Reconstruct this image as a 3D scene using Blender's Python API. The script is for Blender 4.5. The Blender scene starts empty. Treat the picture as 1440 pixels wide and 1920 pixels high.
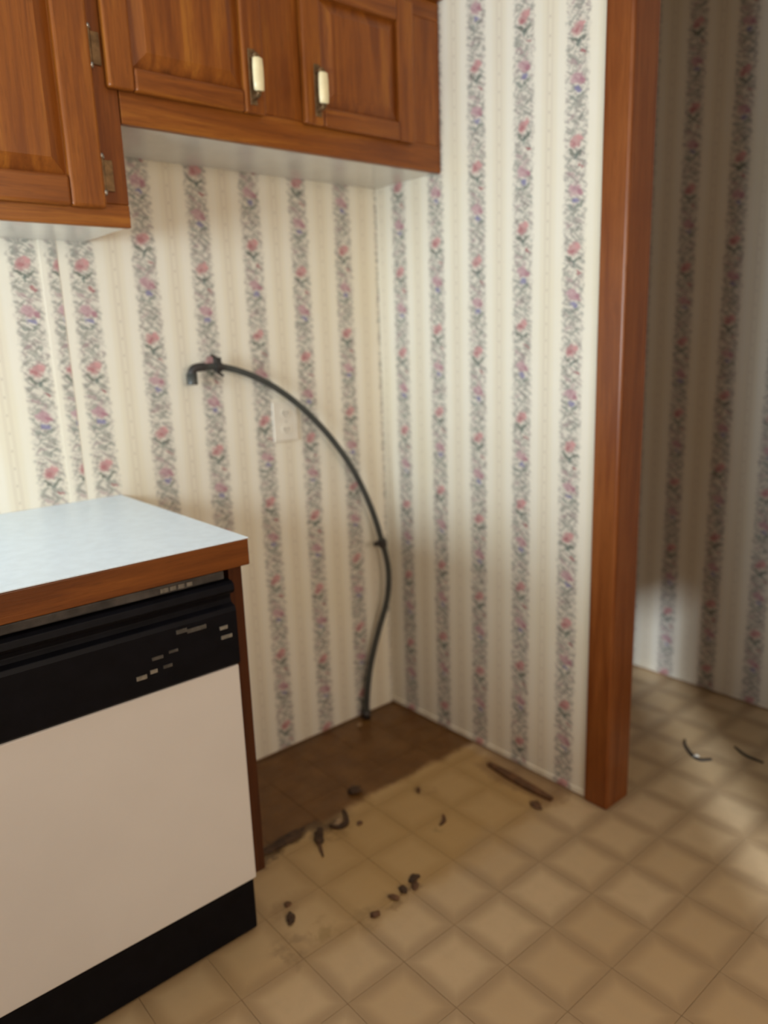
import bpy, bmesh, math, random
from mathutils import Vector, Matrix
random.seed(7)
SC = bpy.context.scene
COL = SC.collection

# ------------------------------------------------------------------ camera, light, exposure
cam_d = bpy.data.cameras.new('camera')
cam = bpy.data.objects.new('camera', cam_d); COL.objects.link(cam)
cam.location = (-1.6402, -1.9203, 1.2887)
cam.rotation_euler = (math.radians(77.0197), math.radians(1.9613), math.radians(-40.7569))
cam_d.sensor_fit = 'HORIZONTAL'; cam_d.sensor_width = 36.0
cam_d.lens = 36.0 * 1417.7 / 1440.0
cam_d.clip_start = 0.02
cam_d.dof.use_dof = True                 # the snapshot is soft: focus falls short, on the counter
cam_d.dof.focus_distance = 1.15
cam_d.dof.aperture_fstop = 2.9
SC.camera = cam

world = bpy.data.worlds.new('world'); SC.world = world
world.use_nodes = True
world.node_tree.nodes['Background'].inputs[0].default_value = (0.75, 0.86, 1.0, 1)
world.node_tree.nodes['Background'].inputs[1].default_value = 0.6

def area_light(name, loc, aim, sx, sy, watts, color):
    d = bpy.data.lights.new(name, 'AREA'); d.shape = 'RECTANGLE'
    d.size = sx; d.size_y = sy; d.energy = watts; d.color = color
    o = bpy.data.objects.new(name, d); COL.objects.link(o); o.location = loc
    o.rotation_euler = (Vector(aim) - Vector(loc)).to_track_quat('-Z', 'Y').to_euler()
    return o
# daylight through the sink window on the left wall
area_light('window_daylight', (-2.84, -0.90, 1.34), (0.0, -0.90, 1.34), 1.3, 0.58, 54, (0.78, 0.92, 1.0))
# added warm fill light, set in an unseen window behind the camera
area_light('front_fill', (-1.15, -3.34, 1.55), (-1.15, 0.0, 1.35), 1.1, 1.0, 27, (1.0, 0.84, 0.66))
# bright outdoors seen through the door that stands ajar behind the camera
sd = bpy.data.lights.new('door_gap_daylight', 'SPOT'); sd.energy = 2200; sd.color = (0.80, 0.90, 1.0)
sd.spot_size = math.radians(40); sd.spot_blend = 0.2; sd.shadow_soft_size = 0.06
so = bpy.data.objects.new('door_gap_daylight', sd); COL.objects.link(so)
so.location = (-4.20, -5.43, 3.20)
so.rotation_euler = (Vector((0.6, -0.8, 0.0)) - so.location).to_track_quat('-Z', 'Y').to_euler()

SC.view_settings.view_transform = 'Standard'; SC.view_settings.look = 'None'
SC.view_settings.exposure = 0.0; SC.view_settings.gamma = 1.0
SC.view_settings.use_curve_mapping = False

# ------------------------------------------------------------------ node helpers
class NT:
    def __init__(self, name):
        self.m = bpy.data.materials.new(name); self.m.use_nodes = True
        self.t = self.m.node_tree; self.n = self.t.nodes; self.l = self.t.links
        self.b = self.n['Principled BSDF']
    def new(self, kind, **kw):
        x = self.n.new(kind)
        for k, v in kw.items(): setattr(x, k, v)
        return x
    def put(self, sock, v):
        if hasattr(v, 'is_output'): self.l.new(v, sock)
        elif isinstance(v, (tuple, list)) and len(v) == 3 and sock.type == 'RGBA': sock.default_value = (*v, 1)
        else: sock.default_value = v
    def math(self, op, a, b=None, c=None, clamp=False):
        x = self.new('ShaderNodeMath', operation=op, use_clamp=clamp)
        self.put(x.inputs[0], a)
        if b is not None: self.put(x.inputs[1], b)
        if c is not None: self.put(x.inputs[2], c)
        return x.outputs[0]
    def step(self, v, lo, hi, a=0.0, b=1.0):
        x = self.new('ShaderNodeMapRange', interpolation_type='SMOOTHSTEP')
        self.put(x.inputs[0], v)
        if lo <= hi:
            x.inputs[1].default_value, x.inputs[2].default_value = lo, hi
            x.inputs[3].default_value, x.inputs[4].default_value = a, b
        else:
            x.inputs[1].default_value, x.inputs[2].default_value = hi, lo
            x.inputs[3].default_value, x.inputs[4].default_value = b, a
        return x.outputs[0]
    def mix(self, f, a, b, blend='MIX'):
        x = self.new('ShaderNodeMix', data_type='RGBA', blend_type=blend)
        self.put(x.inputs['Factor'], f); self.put(x.inputs[6], a); self.put(x.inputs[7], b)
        return x.outputs[2]
    def noise(self, vec, scale, detail=3.0, rough=0.55, dist=0.0):
        x = self.new('ShaderNodeTexNoise')
        if vec is not None: self.l.new(vec, x.inputs['Vector'])
        x.inputs['Scale'].default_value = scale; x.inputs['Detail'].default_value = detail
        x.inputs['Roughness'].default_value = rough; x.inputs['Distortion'].default_value = dist
        return x.outputs['Fac']
    def mapping(self, vec, loc=(0, 0, 0), rot=(0, 0, 0), scale=(1, 1, 1), kind='POINT'):
        x = self.new('ShaderNodeMapping', vector_type=kind)
        self.l.new(vec, x.inputs[0])
        x.inputs[1].default_value = loc; x.inputs[2].default_value = rot; x.inputs[3].default_value = scale
        return x.outputs[0]
    def pos(self): return self.new('ShaderNodeNewGeometry').outputs['Position']
    def obj(self): return self.new('ShaderNodeTexCoord').outputs['Object']
    def uv(self): return self.new('ShaderNodeTexCoord').outputs['UV']
    def xyz(self, v):
        x = self.new('ShaderNodeSeparateXYZ'); self.l.new(v, x.inputs[0]); return x.outputs
    def comb(self, a, b, c=0.0):
        x = self.new('ShaderNodeCombineXYZ')
        self.put(x.inputs[0], a); self.put(x.inputs[1], b); self.put(x.inputs[2], c); return x.outputs[0]
    def bump(self, h, dist, strength=1.0):
        x = self.new('ShaderNodeBump'); self.l.new(h, x.inputs['Height'])
        x.inputs['Distance'].default_value = dist; x.inputs['Strength'].default_value = strength
        self.l.new(x.outputs[0], self.b.inputs['Normal'])
    def out(self, color, rough=0.5, metal=0.0, spec=None):
        self.put(self.b.inputs['Base Color'], color); self.put(self.b.inputs['Roughness'], rough)
        self.b.inputs['Metallic'].default_value = metal
        if spec is not None: self.b.inputs['Specular IOR Level'].default_value = spec
        return self.m

def simple(name, color, rough=0.5, metal=0.0, vary=0.12, scale=18.0, spec=None):
    t = NT(name)
    f = t.noise(t.obj(), scale, 4)
    c = t.mix(t.step(f, 0.3, 0.7), tuple(max(0, x * (1 - vary)) for x in color), tuple(min(1, x * (1 + vary)) for x in color))
    return t.out(c, rough, metal, spec)

def wallpaper():
    """Striped floral wallpaper.  UV is in metres: U along the wall measured from a stripe, V the height."""
    t = NT('floral_wallpaper')
    uv = t.uv()
    wob = t.new('ShaderNodeTexNoise'); t.l.new(uv, wob.inputs['Vector'])
    wob.inputs['Scale'].default_value = 90; wob.inputs['Detail'].default_value = 2
    va = t.new('ShaderNodeVectorMath', operation='SUBTRACT'); t.l.new(wob.outputs['Color'], va.inputs[0]); va.inputs[1].default_value = (.5, .5, .5)
    vb = t.new('ShaderNodeVectorMath', operation='MULTIPLY_ADD'); t.l.new(va.outputs[0], vb.inputs[0])
    vb.inputs[1].default_value = (.020, .020, 0); t.l.new(uv, vb.inputs[2])
    u0, v0, _ = t.xyz(uv)
    u, v, _ = t.xyz(vb.outputs[0])
    P, H = 0.16, 0.245
    def wrap(x, period): return t.math('SUBTRACT', t.math('MODULO', t.math('ADD', x, 100 * period + period / 2), period), period / 2)
    s0 = wrap(u0, P); s = wrap(u, P)
    row = t.math('FLOOR', t.math('DIVIDE', t.math('ADD', u0, 100 * P + P / 2), P))
    odd = t.math('MODULO', row, 2.0)
    tt = t.math('MODULO', t.math('ADD', t.math('ADD', v, 10 * H - 0.050), t.math('MULTIPLY', odd, -0.068)), H)
    p = t.comb(s, tt, 0.0)
    # plain paper: cream with whiter margins beside the flowers and a fine beige double line between them
    a0 = t.math('ABSOLUTE', s0)
    col = t.mix(t.step(a0, 0.050, 0.064), (0.80, 0.745, 0.625), (0.765, 0.695, 0.55))
    line = t.math('MULTIPLY', t.step(a0, 0.066, 0.071), t.step(a0, 0.080, 0.075))
    col = t.mix(t.math('MULTIPLY', line, 0.40), col, (0.62, 0.53, 0.42))
    dash = t.step(t.math('SINE', t.math('MULTIPLY', v0, 150.0)), 0.80, 0.95)
    dots = t.math('MULTIPLY', dash, t.step(a0, 0.0765, 0.079))
    col = t.mix(t.math('MULTIPLY', dots, 0.4), col, (0.42, 0.33, 0.28))
    age = t.noise(uv, 1.6, 3)
    col = t.mix(t.math('MULTIPLY', t.step(age, 0.42, 0.75), 0.35), col, (0.74, 0.65, 0.43))
    # greyish twig ground of the floral band
    band = t.step(t.math('ABSOLUTE', s), 0.038, 0.024)
    col = t.mix(t.math('MULTIPLY', band, 0.36), col, (0.50, 0.455, 0.40))
    tw1 = t.noise(t.mapping(t.mapping(uv, rot=(0, 0, math.radians(32))), scale=(0.36, 1.25, 1)), 98, 2.2, 0.6)
    tw2 = t.noise(t.mapping(t.mapping(uv, rot=(0, 0, math.radians(-48))), scale=(0.45, 1.2, 1)), 78, 2.0, 0.6)
    hue = t.noise(uv, 34, 1)
    leafc = t.mix(t.step(hue, 0.38, 0.62), (0.225, 0.235, 0.205), (0.31, 0.235, 0.225))
    col = t.mix(t.math('MULTIPLY', t.math('MULTIPLY', t.step(tw1, 0.47, 0.60), band), 0.66), col, leafc)
    col = t.mix(t.math('MULTIPLY', t.math('MULTIPLY', t.step(tw2, 0.50, 0.62), band), 0.55), col, (0.31, 0.285, 0.25))
    # flowers and leaves: centre (across, up), half sizes, turn, colour, strength
    G = (0.10, 0.125, 0.10); GR = (0.30, 0.295, 0.25); MV = (0.37, 0.235, 0.245)
    spots = [
        (0.000, 0.210, 0.0165, 0.0135, 0.5, (0.48, 0.225, 0.225), .76), (0.009, 0.216, .008, .006, -.6, (0.60, 0.30, 0.29), .7),
        (-0.004, 0.206, .006, .005, .3, (0.38, 0.13, 0.14), .65),
        (-0.010, 0.187, .012, .0045, -.6, G, .75), (0.009, 0.184, .013, .0050, .5, G, .7), (0.001, 0.176, .007, .0050, 1.2, (.13, .17, .15), .7),
        (-0.016, 0.170, .010, .0035, .5, GR, .7), (0.013, 0.166, .012, .0035, -.5, GR, .7),
        (0.014, 0.154, .009, .0030, -.55, (0.34, 0.09, 0.10), .75),
        (-0.013, 0.151, .013, .0048, -.5, GR, .65), (-0.010, 0.139, .013, .0050, -.5, MV, .55), (0.005, 0.136, .009, .0035, .7, GR, .6),
        (0.004, 0.122, .011, .006, 1.0, MV, .40), (-0.012, 0.118, .010, .003, .6, GR, .6),
        (0.001, 0.101, .0165, .0125, -.3, (0.45, 0.23, 0.27), .70), (-0.011, 0.108, .008, .0055, .6, (0.50, 0.33, 0.34), .6), (0.013, 0.095, .008, .0050, -.6, (0.37, 0.16, 0.20), .7),
        (0.002, 0.078, .0100, .0058, -.3, (0.17, 0.16, 0.33), .75), (-0.013, 0.080, .009, .0034, -.2, GR, .6),
        (0.010, 0.065, .012, .0045, .55, (.17, .20, .17), .7), (-0.010, 0.062, .012, .0042, -.5, (.20, .23, .20), .65),
        (0.000, 0.050, .014, .0042, .2, GR, .6), (-0.013, 0.042, .010, .0035, .7, GR, .6), (0.014, 0.040, .010, .0033, -.5, GR, .65),
        (0.002, 0.030, .012, .0042, -.5, (.26, .235, .21), .65), (-0.012, 0.022, .010, .0035, .4, MV, .5), (0.011, 0.016, .010, .0040, .6, (.20, .21, .18), .65),
        (-0.003, 0.008, .012, .0038, -.4, GR, .6), (0.013, 0.234, .009, .003, -.5, GR, .55), (-0.012, 0.232, .010, .0032, .5, GR, .6),
    ]
    for cx, cy, rx, ry, a, c, k in spots:
        d = t.mapping(p, loc=(cx * 1.15, cy, 0), rot=(0, 0, a), scale=(rx * 1.18, ry * 1.06, 1), kind='TEXTURE')
        ln = t.new('ShaderNodeVectorMath', operation='LENGTH'); t.l.new(d, ln.inputs[0])
        col = t.mix(t.step(ln.outputs['Value'], 1.25, 0.65, 0.0, k), col, c)
    t.bump(t.noise(uv, 420, 2), 0.0004, 0.35)
    return t.out(col, 0.62, 0.0, 0.3)

def wood(name, dark, mid, light, rough=0.38, scale=1.0, axis='z', knots=True):
    t = NT(name)
    o = t.pos()
    sc = {'z': (9, 9, .55), 'x': (.55, 9, 9)}[axis]
    v = t.mapping(o, scale=tuple(k * scale for k in sc))
    g = t.noise(v, 4.0, 5, 0.62, 0.6)
    fine = t.noise(t.mapping(o, scale=tuple(k * scale * 7 for k in sc)), 5.0, 3, 0.6)
    c = t.mix(t.step(g, 0.34, 0.56), dark, mid)
    c = t.mix(t.step(g, 0.52, 0.72), c, light)
    c = t.mix(t.math('MULTIPLY', t.step(fine, 0.52, 0.68), 0.30), c, tuple(x * .55 for x in dark))
    blot = t.noise(o, 5.5, 2)
    c = t.mix(t.math('MULTIPLY', t.step(blot, 0.50, 0.72), 0.35), c, dark)
    if knots:
        vo = t.new('ShaderNodeTexVoronoi'); vo.inputs['Scale'].default_value = 7.0
        t.l.new(t.mapping(o, scale=(1, 1, .8)), vo.inputs['Vector'])
        c = t.mix(t.step(vo.outputs['Distance'], 0.11, 0.03, 0, .6), c, tuple(x * .35 for x in dark))
    t.bump(fine, 0.0006, 0.4)
    return t.out(c, rough, 0.0, 0.35)

def floor_vinyl(name, joint=False):
    """Tan tiles; darker, ragged dirt where the refrigerator stood (placed in the room, so it stays put)."""
    t = NT(name)
    p = t.pos(); x, y, z = t.xyz(p)
    S = 0.1524
    fx = t.math('SUBTRACT', t.math('MODULO', t.math('ADD', x, 0.0762 + 50.5 * S), S), S / 2)
    fy = t.math('SUBTRACT', t.math('MODULO', t.math('ADD', y, 0.0613 + 50.5 * S), S), S / 2)
    e = t.math('MAXIMUM', t.math('ABSOLUTE', fx), t.math('ABSOLUTE', fy))
    cell = t.new('ShaderNodeTexWhiteNoise'); cell.noise_dimensions = '2D'
    t.l.new(t.comb(t.math('FLOOR', t.math('DIVIDE', t.math('ADD', x, 0.0762 + 50.5 * S), S)), t.math('FLOOR', t.math('DIVIDE', t.math('ADD', y, 0.0613 + 50.5 * S), S))), cell.inputs['Vector'])
    warm = t.mix(cell.outputs['Value'], (0.50, 0.345, 0.185), (0.58, 0.42, 0.245))
    mott = t.noise(p, 26, 4)
    col = t.mix(t.math('MULTIPLY', t.step(mott, .4, .7), .30), warm, (0.47, 0.34, 0.20))
    col = t.mix(t.step(e, 0.036, 0.072, 0, .66), col, (0.33, 0.22, 0.12))
    if joint: col = t.mix(0.2, col, (0.24, 0.15, 0.075))
    rag = t.math('MULTIPLY', t.math('SUBTRACT', t.noise(p, 9, 5, .65), 0.5), 0.17)
    yr = t.math('ADD', y, rag); xr = t.math('ADD', x, rag)
    gap = t.math('MULTIPLY', t.step(x, -0.955, -0.93), t.step(x, 0.02, -0.01))
    # ochre film on the whole footprint of the refrigerator
    film = t.math('MULTIPLY', t.math('MULTIPLY', t.step(yr, -0.84, -0.70), t.step(xr, -0.02, -0.06)), t.step(x, -0.97, -0.60, .35, 1.0))
    col = t.mix(t.math('MULTIPLY', film, 0.62), col, (0.40, 0.23, 0.060))
    # dark brown dirt along the back wall
    edge = t.math('ADD', y, t.math('MULTIPLY', rag, 0.5))
    dirt = t.math('MULTIPLY', t.step(edge, -0.412, -0.376), gap)
    dn = t.noise(p, 13, 4)
    dcol = t.mix(t.step(dn, .35, .7), (0.105, 0.038, 0.006), (0.15, 0.062, 0.013))
    col = t.mix(t.math('MULTIPLY', dirt, 0.93), col, dcol)
    # black crust line at the edge of the dirt and along the foot of the walls
    cr = t.math('MULTIPLY', t.step(t.math('ABSOLUTE', t.math('ADD', yr, 0.405)), 0.035, 0.012), t.math('MULTIPLY', t.step(x, -0.95, -0.9), t.step(x, -0.50, -0.60)))
    col = t.mix(t.math('MULTIPLY', cr, 0.75), col, (0.05, 0.022, 0.008))
    base = t.step(t.math('ADD', y, t.math('MULTIPLY', rag, .25)), -0.030, -0.006)
    col = t.mix(t.math('MULTIPLY', t.math('MULTIPLY', base, gap), 0.7), col, (0.06, 0.03, 0.012))
    # brown glue mark left beside the right wall
    gl = t.math('MULTIPLY', t.math('MULTIPLY', t.step(xr, -0.125, -0.09), t.step(x, 0.0, -0.01)), t.math('MULTIPLY', t.step(yr, -0.80, -0.76), t.step(yr, -0.46, -0.52)))
    col = t.mix(t.math('MULTIPLY', gl, 0.55), col, (0.20, 0.105, 0.045))
    # loose yellowish spots in front of the dishwasher corner
    sp = t.noise(p, 30, 3, .6)
    def blob(cx, cy, r):
        ln = t.new('ShaderNodeVectorMath', operation='DISTANCE'); t.l.new(t.comb(xr, yr, 0.0), ln.inputs[0]); ln.inputs[1].default_value = (cx, cy, 0)
        return t.step(ln.outputs['Value'], r, r * .35)
    for cx, cy, r, k, c in ((-.835, -.715, .055, .5, (.25, .16, .05)), (-.87, -.60, .05, .45, (.28, .17, .08)), (-.74, -.745, .05, .5, (.27, .17, .07)),
                            (-.60, -.45, .05, .55, (.22, .12, .04)), (-.39, -.62, .03, .5, (.22, .14, .05)), (-.92, -.70, .06, .5, (.22, .14, .07)), (-.65, -.745, .045, .6, (.20, .12, .05)), (-.59, -.735, .04, .6, (.16, .09, .04)), (-.30, -.48, .05, .5, (.22, .12, .04))):
        col = t.mix(t.math('MULTIPLY', t.math('MULTIPLY', blob(cx, cy, r), t.step(sp, .38, .58)), k), col, c)
    scuff = t.noise(t.mapping(p, rot=(0, 0, .7), scale=(1, 3, 1)), 7, 4)
    rough = t.math('ADD', 0.36, t.math('MULTIPLY', t.step(scuff, .4, .7), 0.18))
    t.bump(t.noise(p, 60, 3), 0.0012, 0.35)
    return t.out(col, rough, 0.0, 0.4)

M = dict(
    paper=wallpaper(),
    cab=wood('honey_cabinet_wood', (0.165, 0.042, 0.005), (0.245, 0.070, 0.008), (0.345, 0.118, 0.014)),
    cabx=wood('honey_cabinet_wood_crosswise', (0.16, 0.041, 0.005), (0.235, 0.067, 0.008), (0.33, 0.112, 0.014), axis='x'),
    post=wood('reddish_trim_wood', (0.165, 0.042, 0.008), (0.22, 0.064, 0.013), (0.27, 0.086, 0.020), rough=.34, knots=False),
    edge=wood('counter_edge_wood', (0.13, 0.036, 0.006), (0.19, 0.056, 0.009), (0.26, 0.084, 0.013), axis='x', knots=False),
    panel=wood('dark_end_panel_wood', (0.045, 0.011, 0.003), (0.065, 0.017, 0.004), (0.09, 0.026, 0.006), knots=False),
    lam=simple('daylight_tinted_laminate', (0.74, 0.84, 0.92), .36, vary=.03, scale=40),  # white laminate with some of the daylight's blue mixed into its base colour
    under=simple('greyish_white_cabinet_underside', (0.64, 0.60, 0.53), .20, vary=.05, scale=6),
    white=simple('white_enamel', (0.73, 0.70, 0.66), .42, vary=.025, scale=3),
    black=simple('black_plastic', (0.004, 0.004, 0.006), .5, vary=.2, scale=30, spec=.12),
    dusty=simple('dusty_black_plastic', (0.060, 0.052, 0.045), .6, vary=.5, scale=22),
    mark=simple('faded_grey_print', (0.19, 0.17, 0.135), .6, vary=.3, scale=90),
    mark2=simple('dim_grey_print', (0.065, 0.058, 0.048), .6, vary=.35, scale=90),
    hose=simple('dark_grey_rubber', (0.050, 0.052, 0.046), .42, vary=.2, scale=20),
    fit=simple('blackened_fitting', (0.028, 0.024, 0.022), .45, vary=.3, scale=40),
    steel=simple('dull_nickel', (0.50, 0.47, 0.42), .33, 1.0, .12, 40),
    bronze=simple('antique_bronze', (0.20, 0.12, 0.055), .45, .75, .3, 60),
    ivory=simple('ivory_ceramic', (0.88, 0.76, 0.46), .22, vary=.06, scale=40),
    plate=simple('cream_plastic', (0.76, 0.70, 0.59), .45, vary=.04, scale=20),
    slot=simple('dark_slot', (0.10, 0.075, 0.05), .7),
    ceil=simple('white_ceiling_paint', (0.80, 0.78, 0.73), .8, vary=.04, scale=4),
    plain=simple('warm_bounce_wall_brown', (0.33, 0.18, 0.08), .7, vary=.05, scale=3),  # brown made up for the unseen walls, to dim and warm the bounce
    crust=simple('dark_brown_crust', (0.055, 0.026, 0.010), .8, vary=.4, scale=60),
    rust=simple('brown_flake', (0.115, 0.050, 0.018), .7, vary=.35, scale=50),
    tan=simple('tan_crumb', (0.33, 0.21, 0.11), .8, vary=.3, scale=60),
    tilem=floor_vinyl('tan_floor_tile'), jointm=floor_vinyl('brown_floor_joint', True),
)
gt = NT('window_glass'); gt.b.inputs['Transmission Weight'].default_value = 1.0; gt.b.inputs['IOR'].default_value = 1.02
M['glass'] = gt.out((0.95, 0.97, 1.0), 0.02)

# ------------------------------------------------------------------ mesh helpers
def finish(name, bm, mat, parent=None, bevel=0.0, seg=2, smooth=False, loc=None):
    bmesh.ops.recalc_face_normals(bm, faces=bm.faces)
    me = bpy.data.meshes.new(name); bm.to_mesh(me); bm.free()
    me.materials.append(mat)
    if smooth:
        for f in me.polygons: f.use_smooth = True
    o = bpy.data.objects.new(name, me); COL.objects.link(o)
    if parent is not None:
        o.parent = parent
        # vertices are given in room coordinates: move them into the parent's frame
        base = Vector((0, 0, 0)); q = parent
        while q is not None: base += q.location; q = q.parent
        me.transform(Matrix.Translation(-base))
    elif loc is not None:
        o.location = loc; me.transform(Matrix.Translation(-Vector(loc)))
    if bevel > 0:
        b = o.modifiers.new('soft_edges', 'BEVEL'); b.width = bevel; b.segments = seg; b.limit_method = 'ANGLE'; b.angle_limit = math.radians(40)
    return o

def add_box(bm, x0, x1, y0, y1, z0, z1):
    vs = [bm.verts.new((x, y, z)) for x in (x0, x1) for y in (y0, y1) for z in (z0, z1)]
    for f in ((0, 1, 3, 2), (4, 6, 7, 5), (0, 4, 5, 1), (2, 3, 7, 6), (0, 2, 6, 4), (1, 5, 7, 3)):
        bm.faces.new([vs[i] for i in f])
    return vs

def box(name, x0, x1, y0, y1, z0, z1, mat, parent=None, bevel=0.0, seg=2, loc=None):
    bm = bmesh.new(); add_box(bm, x0, x1, y0, y1, z0, z1)
    return finish(name, bm, mat, parent, bevel, seg, loc=loc)

def catmull(pts, k=8):
    P = [Vector(p) for p in pts]; P = [P[0] * 2 - P[1]] + P + [P[-1] * 2 - P[-2]]
    out = []
    for i in range(1, len(P) - 2):
        a, b, c, d = P[i - 1:i + 3]
        for j in range(k):
            t = j / k
            out.append(0.5 * ((2 * b) + (c - a) * t + (2 * a - 5 * b + 4 * c - d) * t * t + (3 * b - a - 3 * c + d) * t ** 3))
    out.append(P[-2]); return out

def add_tube(bm, pts, rad, n=12, flat=1.0):
    rings = []
    for i, p in enumerate(pts):
        p = Vector(p); d = (Vector(pts[min(i + 1, len(pts) - 1)]) - Vector(pts[max(i - 1, 0)])).normalized()
        up = Vector((0, 1, 0)) if abs(d.y) < .9 else Vector((0, 0, 1))
        a = d.cross(up).normalized(); b = d.cross(a).normalized()
        r = rad(i / (len(pts) - 1)) if callable(rad) else rad
        rings.append([bm.verts.new(p + a * r * math.cos(2 * math.pi * k / n) + b * r * flat * math.sin(2 * math.pi * k / n)) for k in range(n)])
    for r0, r1 in zip(rings, rings[1:]):
        for k in range(n): bm.faces.new((r0[k], r0[(k + 1) % n], r1[(k + 1) % n], r1[k]))
    bm.faces.new(rings[0][::-1]); bm.faces.new(rings[-1])

def tube(name, pts, rad, mat, parent=None, n=12, flat=1.0, loc=None):
    bm = bmesh.new(); add_tube(bm, pts, rad, n, flat)
    return finish(name, bm, mat, parent, smooth=True, loc=loc)

def thing(name, label, cat, loc, group=None):
    o = bpy.data.objects.new(name, None); COL.objects.link(o); o.location = loc
    o.empty_display_size = .05
    return tag(o, label, cat, group)
def tag(o, label, cat, group=None):
    o['label'] = label; o['category'] = cat
    if group: o['group'] = group
    return o
def struct(o, label=None):
    o['kind'] = 'structure'
    if label: o['label'] = label
    return o

def uv_wall(o, axis, off, sign=1.0):
    """metres as UV: U along the wall from a stripe centre, V the height"""
    me = o.data; base = Vector((0, 0, 0)); q = o
    while q is not None: base += q.location; q = q.parent
    L = me.uv_layers.new(name='metres')
    for p in me.polygons:
        for li in p.loop_indices:
            co = me.vertices[me.loops[li].vertex_index].co + base
            L.data[li].uv = (sign * (co[axis] - off), co.z)

# ------------------------------------------------------------------ the room
XL, YF, ZC = -2.9, -3.4, 2.44
fl = struct(box('floor', XL, 2.0, YF, 0.3, -0.06, -0.004, M['jointm']), 'tan square tiled kitchen floor with brown dirt in the corner')
S = 0.1524
def tile_mesh():
    bm = bmesh.new(); h = S / 2 - 0.0004
    a = [bm.verts.new((sx * h, sy * h, -.004)) for sx, sy in ((-1, -1), (1, -1), (1, 1), (-1, 1))]
    b = [bm.verts.new((sx * h, sy * h, -.0004)) for sx, sy in ((-1, -1), (1, -1), (1, 1), (-1, 1))]
    h2 = h - .0010
    c = [bm.verts.new((sx * h2, sy * h2, 0)) for sx, sy in ((-1, -1), (1, -1), (1, 1), (-1, 1))]
    for r0, r1 in ((a, b), (b, c)):
        for k in range(4): bm.faces.new((r0[k], r0[(k + 1) % 4], r1[(k + 1) % 4], r1[k]))
    bm.faces.new(c)
    bmesh.ops.recalc_face_normals(bm, faces=bm.faces)
    me = bpy.data.meshes.new('tile'); bm.to_mesh(me); bm.free(); me.materials.append(M['tilem']); return me
TM = tile_mesh()
cells = []
i0 = int((XL + 0.0762) / S) + 1
for i in range(i0, 12):
    for j in range(-21, 1):
        x = -0.0762 + i * S; y = -0.0613 + j * S
        if y + S / 2 > 0.30 or y - S / 2 < YF or x - S / 2 < XL: continue
        cells.append((x, y))
camxy = Vector((-1.6402, -1.9203)); fwd = Vector((math.sin(math.radians(40.757)), math.cos(math.radians(40.757))))
def view(c):
    d = Vector(c) - camxy; ang = abs(math.degrees(d.angle_signed(fwd))) if d.length > 0 else 0
    return ang < 33 and -1.55 < c[0] < .9 and not (c[0] < -1.0 and c[1] > -.55)
near = sorted([c for c in cells if view(c)], key=lambda c: (Vector(c) - camxy).length)[:290]
ns = set(near); first = None
for c in near:
    o = bpy.data.objects.new('tile', TM) if first is None else first.copy()
    first = first or o
    COL.objects.link(o); o.parent = fl; o.location = (c[0], c[1], random.uniform(-.0004, 0))
bm = bmesh.new()
for c in cells:
    if c in ns: continue
    n0 = len(bm.verts); bm.from_mesh(TM); bm.verts.ensure_lookup_table()
    for v in bm.verts[n0:]: v.co += Vector((c[0], c[1], 0))
o = finish('outlying_tiles', bm, M['tilem'], fl); o['kind'] = 'stuff'

struct(box('ceiling', XL - .1, 1.0, YF - .1, .12, ZC, ZC + .06, M['ceil']), 'white flat ceiling')
wb = struct(box('wall_back', XL, 0.875, 0.0, .12, 0, ZC, M['plain']), 'back wall with cream striped floral wallpaper under the cabinets')
def sheet(parent, x0, x1, off, th):
    o = box('wallpaper_sheet', x0, x1, -th, -.0001, 0.004, ZC - .002, M['paper'], parent); uv_wall(o, 0, off); return o
sheet(wb, -0.998, 0.0, -0.94, .0012)
sheet(wb, XL, -1.036, -1.075, .0012)
sheet(wb, -1.036, -0.996, -0.990, .0020)
wr = struct(box('wall_right', 0.0, 0.09, -0.822, -0.0012, 0, ZC, M['plain']), 'short right wall with striped floral wallpaper ending at a wooden post')
o = box('wallpaper_sheet', -.0012, -.0001, -0.822, -0.0012, 0.022, ZC - .002, M['paper'], wr); uv_wall(o, 1, -0.105, -1)
wr2 = struct(box('wall_right_near', 0.0, 0.09, YF, -1.66, 0, ZC, M['plain']), 'plain wall on the near side of the hall doorway')
wh = struct(box('wall_hall', 0.875, 0.97, YF, 0.12, 0, ZC, M['plain']), 'shadowed hall wall with striped floral wallpaper beyond the doorway')
o = box('wallpaper_sheet', 0.8738, 0.8749, YF, -.0013, 0.020, ZC - .002, M['paper'], wh); uv_wall(o, 1, -0.570, -1)
bb = struct(box('baseboard_right', -0.0045, -.0002, -0.822, -.0022, 0.006, 0.024, M['paper'], bevel=.0015), 'thin papered strip along the foot of the short right wall'); uv_wall(bb, 1, -.105, -1)
bb = struct(box('baseboard_hall', 0.869, 0.8736, YF, -.0022, 0.006, 0.022, M['paper'], bevel=.0015), 'thin papered strip along the foot of the hall wall'); uv_wall(bb, 1, -.57, -1)
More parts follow.
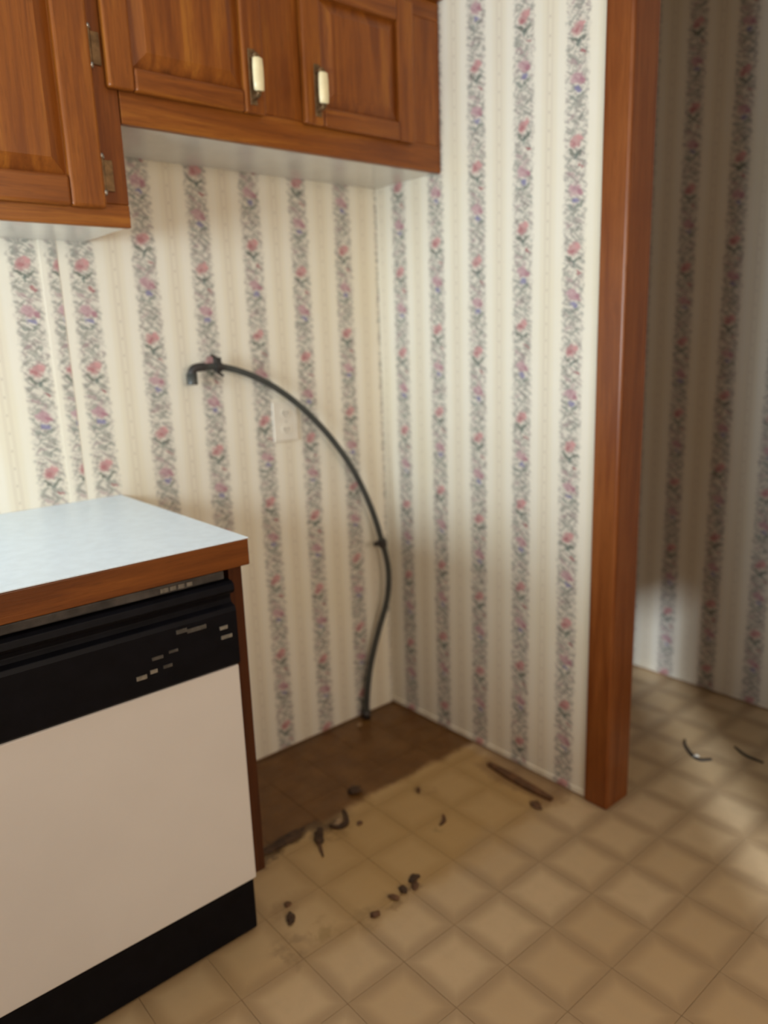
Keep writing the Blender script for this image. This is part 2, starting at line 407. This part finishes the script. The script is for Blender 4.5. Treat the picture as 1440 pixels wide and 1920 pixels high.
# left wall with its window opening
bm = bmesh.new()
for a in ((-3.4, -1.60, 0, ZC), (-.20, 0.12, 0, ZC), (-1.60, -.20, 0, 1.02), (-1.60, -.20, 1.66, ZC)):
    add_box(bm, XL - .1, XL, a[0], a[1], a[2], a[3])
struct(finish('wall_left', bm, M['plain']), 'left wall with the sink window')
def window(name, axis, c, u0, u1, z0, z1, label):
    w = thing(name, label, 'window', (c, (u0 + u1) / 2, z0) if axis == 0 else ((u0 + u1) / 2, c, z0))
    del w['category']; w['kind'] = 'structure'
    def bar(nm, a0, a1, b0, b1, d0, d1, m):
        if axis == 0: return box(nm, c - d1, c - d0, a0, a1, b0, b1, m, w)
        return box(nm, a0, a1, c - d1, c - d0, b0, b1, m, w)
    bar('stile', u0, u0 + .05, z0, z1, .02, .08, M['ceil']); bar('stile', u1 - .05, u1, z0, z1, .02, .08, M['ceil'])
    bar('rail', u0 + .05, u1 - .05, z0, z0 + .05, .02, .08, M['ceil']); bar('rail', u0 + .05, u1 - .05, z1 - .05, z1, .02, .08, M['ceil'])
    bar('mullion', (u0 + u1) / 2 - .015, (u0 + u1) / 2 + .015, z0 + .05, z1 - .05, .03, .07, M['ceil'])
    bar('pane', u0 + .05, (u0 + u1) / 2 - .015, z0 + .05, z1 - .05, .045, .052, M['glass'])
    bar('pane', (u0 + u1) / 2 + .015, u1 - .05, z0 + .05, z1 - .05, .045, .052, M['glass'])
window('window_1', 0, XL, -1.60, -.20, 1.02, 1.66, 'white framed sink window on the left wall')
# front wall, behind the camera: added fill window and a door left ajar
bm = bmesh.new()
for a in ((XL, -2.24, 0, 2.05), (-2.065, -1.72, 0, ZC), (-.58, 0.875, 0, ZC), (-1.72, -.58, 0, 1.03), (-1.72, -.58, 2.07, ZC), (XL, -2.065, 2.05, ZC)):
    add_box(bm, a[0], a[1], YF - .1, YF, a[2], a[3])
struct(finish('wall_front', bm, M['plain']), 'wall behind the camera')
window('fill_window', 1, YF, -1.72, -.58, 1.03, 2.07, 'white framed window added behind the camera for the fill light')  # unseen window added around the fill light

# wooden post that caps the end of the short right wall
bm = bmesh.new(); add_box(bm, -0.010, 0.098, -0.897, -0.8225, 0, ZC - .001)
pst = struct(finish('trim_1', bm, M['post'], bevel=.007, seg=3), 'reddish brown wooden post capping the end of the papered wall')

# ------------------------------------------------------------------ upper cabinets
YC = -0.291
def raised_panel(name, x0, x1, z0, z1, yback, yfront, bev, parent):
    """panel with a sloped border that rises to a flat field"""
    bm = bmesh.new()
    rings = []
    for d, y in ((0, yback), (0, yback - .003), (.006, yback - .003), (bev, yfront), (bev + .004, yfront)):
        rings.append([bm.verts.new(q) for q in ((x0 + d, y, z0 + d), (x1 - d, y, z0 + d), (x1 - d, y, z1 - d), (x0 + d, y, z1 - d))])
    for r0, r1 in zip(rings, rings[1:]):
        for k in range(4): bm.faces.new((r0[k], r0[(k + 1) % 4], r1[(k + 1) % 4], r1[k]))
    bm.faces.new(rings[-1]); bm.faces.new(rings[0][::-1])
    return finish(name, bm, M['cab'], parent)

def pull(x, z, y, parent):
    """vertical pull: antique bronze plate and posts, ivory grip between them"""
    bm = bmesh.new()
    add_box(bm, x - .009, x + .009, y - .003, y, z - .058, z + .058)
    for s in (-1, 1):
        add_tube(bm, [(x, y, z + s * .043), (x, y - .020, z + s * .041), (x, y - .027, z + s * .036)], .0065, 8)
    h = finish('pull', bm, M['bronze'], parent, bevel=.002)
    h['label'] = 'bronze pull with an ivory grip'
    bm = bmesh.new()
    n = 14; prof = [(-.034, .0085), (-.032, .0125), (-.015, .0135), (.015, .0135), (.032, .0125), (.034, .0085)]
    rings = [[bm.verts.new((x + r * math.cos(2 * math.pi * k / n), y - .026 + .62 * r * math.sin(2 * math.pi * k / n), z + dz)) for k in range(n)] for dz, r in prof]
    for r0, r1 in zip(rings, rings[1:]):
        for k in range(n): bm.faces.new((r0[k], r0[(k + 1) % n], r1[(k + 1) % n], r1[k]))
    bm.faces.new(rings[0][::-1]); bm.faces.new(rings[-1])
    g = finish('grip', bm, M['ivory'], parent, smooth=True); g['label'] = 'ivory grip of the door pull'

def door(x0, x1, z0, z1, root, px=None, pz=None, stile=.056, railb=.046, bev=.036):
    t = .020; y1 = YC - .0015; y0 = y1 - t
    d = bpy.data.objects.new('door', None); COL.objects.link(d); d.parent = root
    d.location = Vector(((x0 + x1) / 2, YC, z0)) - root.location; d.empty_display_size = .05
    for a, b in ((x0, x0 + stile), (x1 - stile, x1)):
        box('stile', a, b, y0, y1, z0, z1, M['cab'], d, bevel=.006, seg=3)
    for a, b in ((z0, z0 + railb), (z1 - .056, z1)):
        box('rail', x0 + stile, x1 - stile, y0, y1, a, b, M['cabx'], d, bevel=.006, seg=3)
    raised_panel('panel', x0 + stile - .004, x1 - stile + .004, z0 + railb - .004, z1 - .052, y1 - .003, y0 + .002, bev, d)
    if px is not None: pull(px, pz, y0, d)
    return d

def cabinet(name, label, x0, x1, z0, z1, group):
    c = thing(name, label, 'cabinet', ((x0 + x1) / 2, -.15, z0), group)
    box('side_panel', x0, x0 + .018, YC + .019, -.003, z0 + .0185, z1, M['cab'], c)
    box('side_panel', x1 - .018, x1, YC + .019, -.003, z0 + .0185, z1, M['cab'], c)
    box('underside', x0, x1, YC + .019, -.003, z0 + .004, z0 + .018, M['under'], c)['label'] = 'greyish white underside of the cabinet'
    box('top_panel', x0 + .018, x1 - .018, YC + .019, -.003, z1 - .018, z1, M['cab'], c)
    return c
def frame_bar(nm, x0, x1, z0, z1, c, m): return box(nm, x0, x1, YC, YC + .0188, z0, z1, m, c, bevel=.0025)

ZT = 2.165
up = cabinet('wall_cabinet', 'shorter honey wood wall cabinet with two raised panel doors beside the right wall', -0.929, -0.003, 1.737, ZT, 'honey wood wall cabinets')
frame_bar('frame_rail', -0.929, -0.003, 1.737, 1.806, up, M['cabx']); frame_bar('frame_rail', -0.929, -0.003, 2.118, ZT, up, M['cabx'])
frame_bar('frame_stile', -0.929, -0.890, 1.806, 2.118, up, M['cab']); frame_bar('frame_stile', -0.598, -0.466, 1.806, 2.118, up, M['cab']); frame_bar('frame_stile', -0.128, -0.003, 1.806, 2.118, up, M['cab'])
box('back_board', -.911, -.021, -.012, -.004, 1.756, ZT - .02, M['cab'], up)
dl = door(-0.957, -0.587, 1.797, 2.138, up, -0.621, 1.871)
dr = door(-0.476, -0.116, 1.797, 2.138, up, -0.440, 1.873)
tall = cabinet('wall_cabinet', 'taller honey wood wall cabinet hanging lower at the left', -1.75, -0.931, 1.533, ZT, 'honey wood wall cabinets')
frame_bar('frame_rail', -1.75, -0.931, 1.533, 1.578, tall, M['cabx']); frame_bar('frame_rail', -1.75, -0.931, 2.118, ZT, tall, M['cabx'])
frame_bar('frame_stile', -0.998, -0.931, 1.578, 2.118, tall, M['cab']); frame_bar('frame_stile', -1.75, -1.69, 1.578, 2.118, tall, M['cab'])
box('back_board', -1.732, -.949, -.012, -.004, 1.552, ZT - .02, M['cab'], tall)
dt = door(-1.36, -0.987, 1.566, 2.138, tall, -1.326, 1.66, stile=.070, railb=.056, bev=.034)
dt2 = door(-1.735, -1.368, 1.566, 2.138, tall, -1.402, 1.66, stile=.070, railb=.056, bev=.034)
for hz in (1.868, 1.632):
    bm = bmesh.new()
    add_box(bm, -0.985, -0.960, YC - .004, YC - .0005, hz - .030, hz + .030)
    add_tube(bm, [(-0.985, YC - .010, hz - .031), (-0.985, YC - .010, hz + .031)], .0052, 10)
    h = finish('hinge', bm, M['bronze'], dt, bevel=.001); h['label'] = 'dull metal door hinge'
    for s in (-1, 1): tube('hinge_finial', [(-0.985, YC - .010, hz + s * .031), (-0.985, YC - .010, hz + s * .040)], lambda q: .0068 - .002 * q, M['steel'], dt, 10)['label'] = 'bright metal hinge tip'
crown = tag(box('crown_moulding', -1.75, -0.003, YC - .024, -.003, ZT + .001, ZT + .045, M['cabx'], bevel=.006, loc=(-.9, -.15, ZT)), 'dark wooden moulding along the top of the wall cabinets', 'moulding')
box('fascia', -1.75, -0.003, YC - .012, -.003, ZT + .046, ZC - .001, M['cabx'], crown)

# ------------------------------------------------------------------ counter, dishwasher, end panel
ct = thing('countertop', 'white laminate countertop with a brown wooden front edge above the dishwasher', 'countertop', (-1.58, -.3, .858))
box('deck', -2.26, -0.921, -.628, -.003, .874, .9114, M['lam'], ct)
box('laminate_top', -2.26, -0.9092, -.6415, -.0025, .9115, .914, M['lam'], ct, bevel=.0006)['label'] = 'thin white laminate sheet'
e = box('front_edge', -2.26, -0.910, -.641, -.6285, .858, .9114, M['edge'], ct, bevel=.0025, seg=3); e['label'] = 'brown wooden front edge'
e = box('end_edge', -.9205, -.910, -.628, -.003, .858, .9114, M['edge'], ct, bevel=.0025, seg=3); e['label'] = 'brown wooden end edge'
bm = bmesh.new(); add_box(bm, -.944, -.914, -.612, -.004, .146, .8575); add_box(bm, -.944, -.914, -.525, -.004, 0, .146)
tag(finish('end_panel', bm, M['panel'], bevel=.0015, loc=(-.929, -.3, 0)), 'dark brown wooden panel closing the end of the counter beside the dishwasher', 'cabinet panel')

X0, X1 = -1.556, -0.9465
dw = thing('dishwasher', 'built-in dishwasher with a white door and black control panel under the counter', 'dishwasher', ((X0 + X1) / 2, -.3, 0))
box('tub_case', X0 + .004, X1 - .002, -.585, -.01, .012, .85, M['black'], dw)
bm = bmesh.new(); add_box(bm, X0, X1, -.630, -.588, .150, .652)
o = finish('door', bm, M['white'], dw, bevel=.004, seg=3); o['label'] = 'plain white dishwasher door'
# control panel: profile in (y, z) with a rounded brow and a finger recess along the top
prof = [(-.588, .655), (-.633, .655), (-.637, .660), (-.637, .770), (-.634, .779), (-.622, .784), (-.617, .792), (-.619, .802), (-.634, .807), (-.638, .814), (-.636, .826), (-.628, .831), (-.588, .831)]
bm = bmesh.new()
a = [bm.verts.new((X0, y, z)) for y, z in prof]; b = [bm.verts.new((X1, y, z)) for y, z in prof]
for k in range(len(prof)): bm.faces.new((a[k], a[(k + 1) % len(prof)], b[(k + 1) % len(prof)], b[k]))
bm.faces.new(a[::-1]); bm.faces.new(b)
cp = finish('control_panel', bm, M['black'], dw, bevel=.0012); cp['label'] = 'black control panel'
o = box('top_trim', X0 + .01, X1 - .012, -.622, -.588, .834, .852, M['dusty'], dw, bevel=.003); o['label'] = 'dusty black strip under the counter edge'
def dash(nm, x, z, w, h, m, y=-.6375, tilt=0.0):
    bm = bmesh.new(); add_box(bm, -w / 2, w / 2, -.0016, .0008, -h / 2, h / 2)
    bmesh.ops.rotate(bm, verts=bm.verts, cent=(0, 0, 0), matrix=Matrix.Rotation(tilt, 3, 'Y'))
    bmesh.ops.translate(bm, verts=bm.verts, vec=(x, y, z))
    return finish(nm, bm, m, cp)
for x, z, w, h, m in ((-.978, .742, .017, .007, 'mark'), (-.973, .722, .024, .007, 'mark'), (-1.035, .756, .040, .008, 'mark2'), (-1.066, .760, .022, .008, 'mark2'),
                      (-1.118, .722, .022, .006, 'mark2'), (-1.086, .726, .018, .005, 'mark2'), (-1.152, .693, .020, .008, 'mark'), (-1.128, .698, .014, .007, 'mark'), (-1.100, .700, .018, .006, 'mark2')):
    dash('printed_mark', x, z, w, h, M[m])
for i in range(4): dash('vent_mark', -1.085 + .017 * i, .8425, .012 if i else .016, .008, M['mark'], y=-.622)
bm = bmesh.new(); add_box(bm, X0, X1 + .006, -.606, -.560, .004, .1455)
o = finish('kickplate', bm, M['black'], dw, bevel=.005, seg=3); o['label'] = 'black kickplate at the floor'
for xx in (X0 + .05, X1 - .05): box('foot', xx - .02, xx + .02, -.55, -.51, 0, .012, M['black'], dw)

bc = thing('base_cabinet', 'honey wood base cabinet left of the dishwasher', 'cabinet', (-1.91, -.3, 0))
box('carcass', -2.258, -1.562, -.59, -.004, .10, .856, M['cab'], bc); box('plinth', -2.258, -1.562, -.53, -.004, 0, .0995, M['panel'], bc)
for a in (-2.25, -1.908):
    d = bpy.data.objects.new('door', None); COL.objects.link(d); d.parent = bc; d.location = (0, 0, 0)
    box('board', a, a + .335, -.611, -.591, .13, .84, M['cab'], d, bevel=.006)
    raised_panel('panel', a + .06, a + .275, .19, .78, -.611, -.617, .03, d)

bar = thing('light_blocking_bar', 'honey wood bar added out of view left of the camera to block low window light', 'bar', (-2.03, -1.3, 0))  # unseen bar added to keep low window light off the lower walls
box('bar_top', -2.26, -1.82, -1.95, -.66, 1.04, 1.075, M['lam'], bar, bevel=.003); box('bar_panel', -2.20, -1.90, -1.90, -.66, .08, 1.039, M['cab'], bar); box('plinth', -2.16, -1.94, -1.86, -.66, 0, .0795, M['panel'], bar)

# ------------------------------------------------------------------ hose, outlet
hose = thing('hose', 'dark grey rubber hose arching up from the floor corner across the wallpaper', 'hose', (-.150, -.045, 0))
hp = [(-.150, -.030, .001), (-.148, -.032, .065), (-.128, -.036, .190), (-.094, -.045, .310), (-.058, -.055, .420), (-.053, -.060, .530), (-.078, -.058, .640),
      (-.111, -.055, .745), (-.173, -.052, .875), (-.254, -.052, .988), (-.347, -.052, 1.084), (-.437, -.052, 1.153), (-.520, -.050, 1.198), (-.598, -.046, 1.224), (-.655, -.042, 1.229), (-.697, -.040, 1.226)]
tube('tube', catmull(hp, 8), lambda q: .0112 - .0030 * q * (1 - .15 * q), M['hose'], hose, 14)
el = tube('elbow', catmull([(-.660, -.042, 1.229), (-.682, -.041, 1.228), (-.694, -.040, 1.222), (-.698, -.040, 1.210), (-.698, -.040, 1.190)], 6), .0115, M['fit'], hose, 14)
el['label'] = 'black elbow at the open end'
tube('nozzle', [(-.698, -.040, 1.214), (-.698, -.040, 1.186), (-.698, -.040, 1.184)], .0145, M['hose'], hose, 16)
bm = bmesh.new()
add_tube(bm, [(-.630, -.046, 1.2275), (-.613, -.046, 1.2265)], .0135, 16)
add_box(bm, -.631, -.615, -.055, -.037, 1.238, 1.252); add_tube(bm, [(-.640, -.046, 1.259), (-.616, -.046, 1.246)], .0040, 8); add_tube(bm, [(-.625, -.046, 1.214), (-.608, -.046, 1.202)], .0042, 8)
finish('hose_clamp', bm, M['fit'], hose)['label'] = 'dark clamp near the elbow'
bm = bmesh.new()
add_tube(bm, [(-.0765, -.058, .634), (-.0705, -.058, .611)], .0150, 16)
add_tube(bm, [(-.083, -.060, .622), (-.106, -.066, .628)], .0062, 10); add_box(bm, -.112, -.104, -.073, -.060, .621, .634)
finish('pipe_clip', bm, M['fit'], hose)['label'] = 'dark clip halfway up the hose'
tube('collar', [(-.150, -.030, .001), (-.149, -.031, .030)], .0150, M['fit'], hose, 14)

out = thing('wall_outlet', 'cream wall outlet set in the wallpaper behind the hose', 'outlet', (-.390, -.002, 1.056))
box('cover_plate', -.434, -.348, -.0085, -.0022, .996, 1.114, M['plate'], out, bevel=.003, seg=3)
for zc in (1.079, 1.031):
    bm = bmesh.new(); n = 20
    r0 = [bm.verts.new((-.391 + .0165 * math.cos(2 * math.pi * k / n), -.0075, zc + .0140 * max(-.86, min(.86, math.sin(2 * math.pi * k / n))))) for k in range(n)]
    r1 = [bm.verts.new((v.co.x, -.0105, v.co.z)) for v in r0]
    for k in range(n): bm.faces.new((r0[k], r0[(k + 1) % n], r1[(k + 1) % n], r1[k]))
    bm.faces.new(r1); bm.faces.new(r0[::-1])
    rc = finish('socket', bm, M['plate'], out)
    for dx, h in ((-.0065, .0085), (.0065, .0070)): box('slot', -.391 + dx - .0014, -.391 + dx + .0014, -.0109, -.0100, zc - h / 2 + .002, zc + h / 2 + .002, M['slot'], rc)
    tube('ground_hole', [(-.391, -.0100, zc - .007), (-.391, -.0109, zc - .007)], .0022, M['slot'], rc, 8)
tube('screw', [(-.391, -.0080, 1.055), (-.391, -.0095, 1.055)], .003, M['steel'], out, 10)

# ------------------------------------------------------------------ debris on the floor
def clump(name, x, y, r, h, mat, label, cat, seed, stretch=(1, 1), rot=0.0, group=None):
    rnd = random.Random(seed); bm = bmesh.new()
    bmesh.ops.create_icosphere(bm, subdivisions=2, radius=1.0)
    for v in bm.verts:
        k = 1 + rnd.uniform(-.28, .28)
        v.co = Vector((v.co.x * r * stretch[0] * k, v.co.y * r * stretch[1] * k, max(-.55, v.co.z) * h * (1 + rnd.uniform(-.25, .25))))
    bmesh.ops.rotate(bm, verts=bm.verts, cent=(0, 0, 0), matrix=Matrix.Rotation(rot, 3, 'Z'))
    lo = min(v.co.z for v in bm.verts)
    for v in bm.verts: v.co += Vector((x, y, .0004 - lo))
    return tag(finish(name, bm, mat, loc=(x, y, 0)), label, cat, group)
def ribbon(name, pts, w, th, mat, label, cat, lift=0.0):
    """thin curled strip standing on edge or lying: swept rectangle"""
    bm = bmesh.new(); P = catmull(pts, 6); rings = []
    for i, p in enumerate(P):
        d = (P[min(i + 1, len(P) - 1)] - P[max(i - 1, 0)]).normalized(); s = Vector((-d.y, d.x, 0)).normalized()
        ww = w * (.35 + .65 * math.sin(math.pi * min(1, max(0, (i + .6) / len(P)))))
        rings.append([bm.verts.new(p + s * a + Vector((0, 0, b))) for a, b in ((-ww, 0), (ww, 0), (ww * .9, th), (-ww * .9, th))])
    for r0, r1 in zip(rings, rings[1:]):
        for k in range(4): bm.faces.new((r0[k], r0[(k + 1) % 4], r1[(k + 1) % 4], r1[k]))
    bm.faces.new(rings[0][::-1]); bm.faces.new(rings[-1])
    c = P[len(P) // 2]
    return tag(finish(name, bm, mat, loc=(c.x, c.y, 0)), label, cat)

ribbon('curled_strip', [(-.535, -.395, .0005), (-.545, -.420, .001), (-.566, -.448, .001), (-.592, -.447, .001), (-.604, -.425, .001)], .0075, .007, M['crust'], 'dark curled strip like a hook at the edge of the brown dirt', 'debris')
clump('plastic_chip', -.575, -.425, .012, .004, M['tan'], 'small pale chip inside the dark curled strip', 'debris', 3, (1.4, .8), .5)
clump('dirt_clump', -.652, -.443, .020, .010, M['crust'], 'black dirt clump with a pointed tail on the pale floor', 'debris', 4, (1.6, .7), .9)
ribbon('twig', [(-.660, -.455, .0006), (-.675, -.480, .0006), (-.690, -.512, .0006)], .0045, .005, M['rust'], 'thin brown twig pointing from the black clump towards the camera', 'twig')
clump('dirt_clump', -.455, -.345, .020, .009, M['crust'], 'round dark clump near the middle of the brown dirt patch', 'debris', 6, (1.2, .9))
clump('dirt_clump', -.735, -.395, .030, .007, M['crust'], 'long black clump lying along the dirt edge beside the end panel', 'debris', 7, (2.3, .55), .05)
clump('pellet', -.537, -.472, .008, .005, M['rust'], 'tiny brown pellet just in front of the curled strip', 'debris', 8, (1.2, .8))
clump('pellet', -.316, -.470, .009, .005, M['rust'], 'tiny reddish brown pellet on the ochre floor nearest the right wall', 'debris', 9, (1.5, .7), .8)
clump('pellet', -.873, -.635, .012, .007, M['crust'], 'dark oval pellet on the floor right of the kickplate', 'debris', 10, (1.6, .8), 1.0)
clump('pellet', -.851, -.592, .008, .004, M['rust'], 'small brown speck behind the dark oval pellet by the kickplate', 'debris', 11)
for i, (x, y, r, lab) in enumerate(((-.575, -.730, .013, 'largest dark crumb at the far right end of the crumb trail'), (-.592, -.752, .010, 'dark crumb second from the right end of the crumb trail'),
                                    (-.622, -.742, .011, 'brown crumb in the middle of the crumb trail'), (-.655, -.745, .010, 'brown crumb left of the middle of the crumb trail'), (-.722, -.757, .010, 'brown crumb at the near left end of the crumb trail'))):
    clump('crumb', x, y, r, .005, M['crust'] if i in (0, 2) else M['rust'], lab, 'debris', 20 + i, (1.3, .8), i * .7, 'trail of crumbs on the pale tiles')
ribbon('wood_sliver', [(-.068, -.520, .0006), (-.072, -.600, .0006), (-.076, -.690, .0006), (-.078, -.765, .0006)], .0150, .010, M['rust'], 'long dark brown wood sliver lying along the foot of the right wall', 'wood scrap')
clump('flake', -.128, -.748, .017, .005, M['rust'], 'brown flake on the floor beside the near end of the wood sliver', 'debris', 31, (1.3, .8), 1.2)
clump('paint_chip', -.201, -.052, .010, .004, M['tan'], 'pale chip on the dark floor at the foot of the hose', 'debris', 32, (1.2, .8))
ribbon('flake', [(-.345, -.600, .0006), (-.362, -.620, .0008), (-.385, -.628, .0006)], .006, .003, M['rust'], 'thin brown flake in the middle of the ochre floor', 'debris')
ribbon('wire_scrap', [(.488, -.860, .0006), (.455, -.878, .0010), (.418, -.920, .0010), (.412, -.950, .0010), (.438, -.972, .0006)], .0045, .006, M['fit'], 'dark hooked wire scrap on the hall floor in the light streak', 'debris')
ribbon('wire_scrap', [(.560, -.985, .0006), (.535, -1.030, .0010), (.532, -1.085, .0006)], .0045, .004, M['fit'], 'straighter dark wire scrap on the hall floor at the right', 'debris')
clump('paint_chip', .420, -.930, .010, .005, M['plate'], 'small whitish chip in the bend of the hooked wire scrap', 'debris', 40, (1.2, .8))
